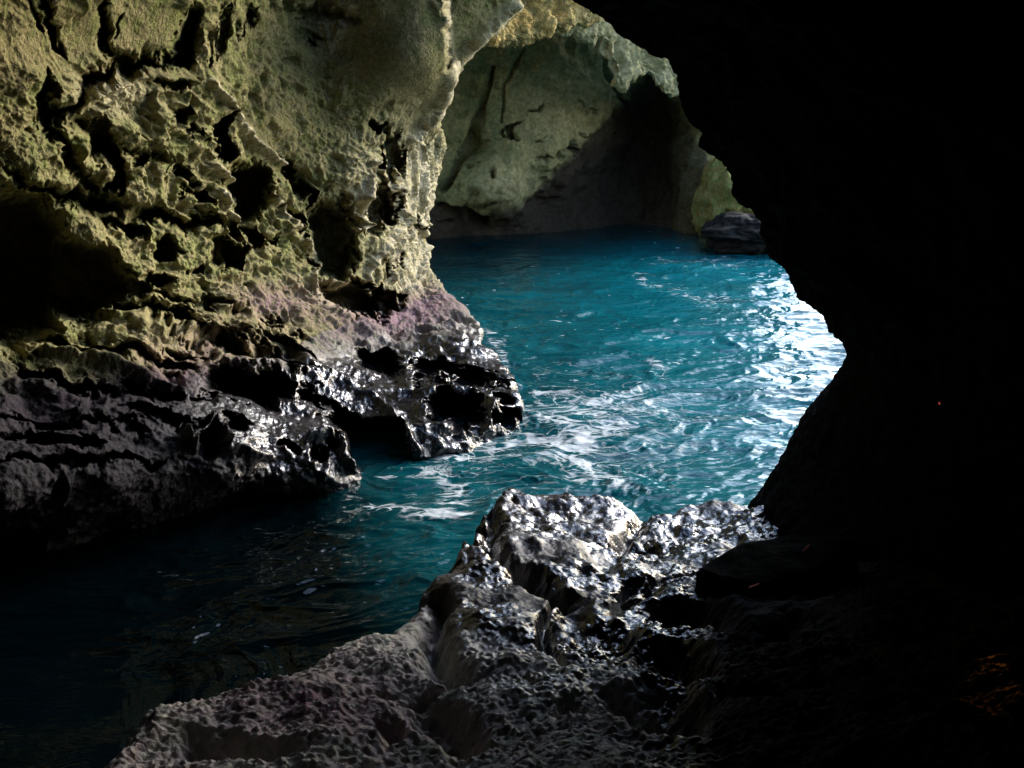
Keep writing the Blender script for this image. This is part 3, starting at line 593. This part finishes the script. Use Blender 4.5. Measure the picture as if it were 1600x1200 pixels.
# ================================================================== ROOF AND BACK OF THE CAVE (all outside the picture)
def shell(name, P0, seed, mat=M_DARK, hole=None):
    fl = P0.reshape(-1, 3); nn = grid_normals(P0)
    Vq = P0 + nn * (0.35 * fbm(fl * .5 + seed, 3)).reshape(P0.shape[:2])[..., None]
    q = grid_faces(*P0.shape[:2]); keep = np.ones(len(q), bool)
    if hole:                                     # unseen opening added to light the foreground rock
        fc = fl[q].mean(1); keep = ((fc[:, 0] - hole[0]) / hole[2]) ** 2 + ((fc[:, 1] - hole[1]) / hole[3]) ** 2 > 1 + .3 * fbm(fc, 2)
    o = link_mesh(name, Vq.reshape(-1, 3), q[keep], mat, None, zeros(len(fl)))
    return tag(o, kind='structure')
ROOF_X = [(-10, 9), (8, 8.0), (12, 5.0), (16, 2.0), (20, 1.5), (26, 2.5), (33, 4), (40, 4)]     # right-hand lip of the roof
gy_ = np.linspace(-9, 40, 100); gxs = np.linspace(0, 1, 70)
rx = np.interp(gy_, [a for a, b in ROOF_X], [b for a, b in ROOF_X])
RX = -14 + gxs[None] * (rx[:, None] + 14); RY = np.tile(gy_[:, None], (1, 70))
RZ = np.maximum(7.8, 7.0 + 0.11 * RY) + 0.4 * np.sin(RX * .4) - 0.012 * RX ** 2
shell('cave_roof', np.stack([RX, RY, RZ], -1), 2, M_DARK, (1.9, 12.2, 2.1, 2.5))
zz = np.linspace(-1.5, 9.5, 40)
ctr = np.array([(-8.5, 26), (-10, 18), (-12, 8), (-12, -6), (-6, -9), (6, -9), (9, -6), (8.5, 2), (9, 9), (11, 11), (20, 12)], float)
tt = np.linspace(0, len(ctr) - 1, 140); cx_ = np.interp(tt, range(len(ctr)), ctr[:, 0]); cy_ = np.interp(tt, range(len(ctr)), ctr[:, 1])
shell('cave_rear', np.stack([np.tile(cx_[None], (40, 1)), np.tile(cy_[None], (40, 1)), np.tile(zz[:, None], (1, 140))], -1), 5)

# ================================================================== SMALL THINGS ON THE RIGHT
from mathutils import Vector
from mathutils.bvhtree import BVHTree
def hit(px, py):
    r = ray(np.array(px), np.array(py)); best = None
    for t_ in (bvh_r, bvh_g):
        h_ = t_.ray_cast(Vector(CAM), Vector(r))
        if h_[0] is not None and (best is None or h_[3] < best[3]): best = h_
    return best
bvh_r = BVHTree.FromPolygons(Vr.reshape(-1, 3).tolist(), Fr.tolist()); bvh_g = BVHTree.FromPolygons(Vg.tolist(), gq.tolist())
def bm_obj(name, bm, mat, parent=None):
    me = bpy.data.meshes.new(name); bm.to_mesh(me); bm.free(); me.materials.append(mat)
    o = bpy.data.objects.new(name, me); COL.objects.link(o)
    if parent: o.parent = parent
    return o
import bmesh
# dark wedge-shaped slab
SL = [(1088, 892), (1097, 878), (1125, 862), (1150, 850), (1190, 838), (1232, 829), (1290, 822), (1345, 845), (1300, 880), (1255, 900), (1190, 916), (1135, 908)]
ZS = 1.72
bm = bmesh.new(); top = []
for a, b in SL:
    q = at_z(np.array(a), np.array(b), ZS + (a - 1090) * .0006); top.append(bm.verts.new(q))
ft_ = bm.faces.new(top)
ex = bmesh.ops.extrude_face_region(bm, geom=[ft_])
for v in [g for g in ex['geom'] if isinstance(g, bmesh.types.BMVert)]: v.co.z -= 0.42
bmesh.ops.recalc_face_normals(bm, faces=bm.faces)
bmesh.ops.bevel(bm, geom=[e for e in bm.edges], offset=.03, segments=3, affect='EDGES')
bmesh.ops.triangulate(bm, faces=[f for f in bm.faces if len(f.verts) > 4])
for _ in range(4):
    bmesh.ops.subdivide_edges(bm, edges=[e for e in bm.edges if e.calc_length() > .06], cuts=1, use_grid_fill=True)
for f in bm.faces: f.smooth = True
co_ = np.array([v.co[:] for v in bm.verts]); dn = 0.03 * fbm(co_ * 3, 3) + .008 * fbm(co_ * 15, 2)
bm.normal_update()
for v, k in zip(bm.verts, dn): v.co += v.normal * float(k)
slab = bm_obj('rock_slab', bm, M_DARK)
tag(slab, 'smooth dark wedge-shaped slab lying on the outcrop against the black wall', 'rock slab')
# thin orange cord
ca, cb = at_z(np.array(1170), np.array(918), ZS + .07), at_z(np.array(1264), np.array(852), ZS + .13)
M_CORD = plain_material('orange_cord', (.75, .12, .04), .6)
bm = bmesh.new(); rings = []
for k in range(41):
    t_ = k / 40; c0 = ca + (cb - ca) * t_ + np.array([0, 0, -.05 * 4 * t_ * (1 - t_)])
    ax_ = (cb - ca) / np.linalg.norm(cb - ca); u_ = np.cross(ax_, [0, 0, 1]); u_ /= np.linalg.norm(u_); v_ = np.cross(u_, ax_)
    rings.append([bm.verts.new(c0 + .007 * (math.cos(a_) * u_ + math.sin(a_) * v_)) for a_ in np.linspace(0, 2 * math.pi, 9)[:-1]])
for r0, r1 in zip(rings[:-1], rings[1:]):
    for k in range(8): bm.faces.new((r0[k], r0[(k + 1) % 8], r1[(k + 1) % 8], r1[k]))
bm.faces.new(rings[0]); bm.faces.new(rings[-1][::-1])
tag(bm_obj('cord', bm, M_CORD), 'thin orange cord slanting across the smooth dark slab', 'cord')
# tiny red pilot lamp on the black wall
hp = hit(1479, 627)
if hp:
    p0, n0 = hp[0], hp[1]
    if n0.dot(Vector(CAM) - p0) < 0: n0 = -n0
    root = bpy.data.objects.new('pilot_lamp', None); COL.objects.link(root); root.location = p0
    tag(root, 'tiny glowing red pilot lamp on the unlit black wall', 'pilot lamp')
    rot = n0.to_track_quat('Z', 'Y').to_matrix().to_4x4()
    from mathutils import Matrix
    bm = bmesh.new(); bmesh.ops.create_cone(bm, cap_ends=True, segments=20, radius1=.022, radius2=.017, depth=.06, matrix=rot @ Matrix.Translation((0, 0, .02)))
    bm_obj('housing', bm, plain_material('black_plastic', (.02, .02, .02), .5), root)
    bm = bmesh.new(); bmesh.ops.create_uvsphere(bm, u_segments=14, v_segments=8, radius=.004, matrix=rot @ Matrix.Translation((0, 0, .053)))
    bm_obj('lens', bm, plain_material('red_lens', (.6, .02, .02), .3, (1, .06, .04), .25), root)
# the warm cave lamp whose light grazes the rock at the lower right
hp = hit(1545, 1050); hq = hit(1578, 975)
if hp and hq:
    wl_ = bpy.data.lights.new('warm_lamp', 'SPOT'); wl_.energy = 3.0; wl_.color = (1, .30, .06); wl_.spot_size = R(11); wl_.spot_blend = .6; wl_.shadow_soft_size = .02
    wo = bpy.data.objects.new('warm_lamp', wl_); COL.objects.link(wo)
    tgt = hp[0]; src = tgt + (hq[0] - tgt).normalized() * 1.2 + hp[1] * (.35 if hp[1].dot(Vector(CAM) - hp[0]) > 0 else -.35)
    wo.location = src; wo.rotation_euler = (src - tgt).to_track_quat('Z', 'Y').to_euler()

# ================================================================== CAMERA, LIGHT, WORLD
cam = bpy.data.cameras.new('camera'); co = bpy.data.objects.new('camera', cam); COL.objects.link(co)
co.location = CAM; co.rotation_euler = (math.pi / 2 - PITCH, 0, 0)
cam.sensor_width = 36; cam.lens = 36 * F / 1600; cam.clip_start = .05; cam.clip_end = 3000
scene.camera = co
SUN_AZ, SUN_EL = 50.0, 25.0       # azimuth from +Y towards +X
sun = bpy.data.lights.new('sun', 'SUN'); sun.energy = 0.75; sun.angle = R(12); sun.color = (.98, .985, 1)
so = bpy.data.objects.new('sun', sun); COL.objects.link(so)
dv = Vector((math.sin(R(SUN_AZ)) * math.cos(R(SUN_EL)), math.cos(R(SUN_AZ)) * math.cos(R(SUN_EL)), math.sin(R(SUN_EL))))
so.rotation_euler = dv.to_track_quat('Z', 'Y').to_euler()
wld = bpy.data.worlds.new('World'); scene.world = wld; wld.use_nodes = True
wn_ = wld.node_tree; sky = wn_.nodes.new('ShaderNodeTexSky'); sky.sky_type = 'NISHITA'; sky.sun_disc = False
sky.dust_density = 1.2; sky.air_density = 1.0; sky.sun_elevation = R(SUN_EL); sky.sun_rotation = R(SUN_AZ)
wn_.links.new(sky.outputs[0], wn_.nodes['Background'].inputs[0]); wn_.nodes['Background'].inputs[1].default_value = 0.15
scene.view_settings.view_transform = 'Standard'; scene.view_settings.look = 'None'
scene.view_settings.exposure = 2.45; scene.view_settings.gamma = 1
scene.cycles.use_denoising = True
scene.cycles.max_bounces = 6; scene.cycles.diffuse_bounces = 3; scene.cycles.glossy_bounces = 2
scene.cycles.sample_clamp_indirect = 4
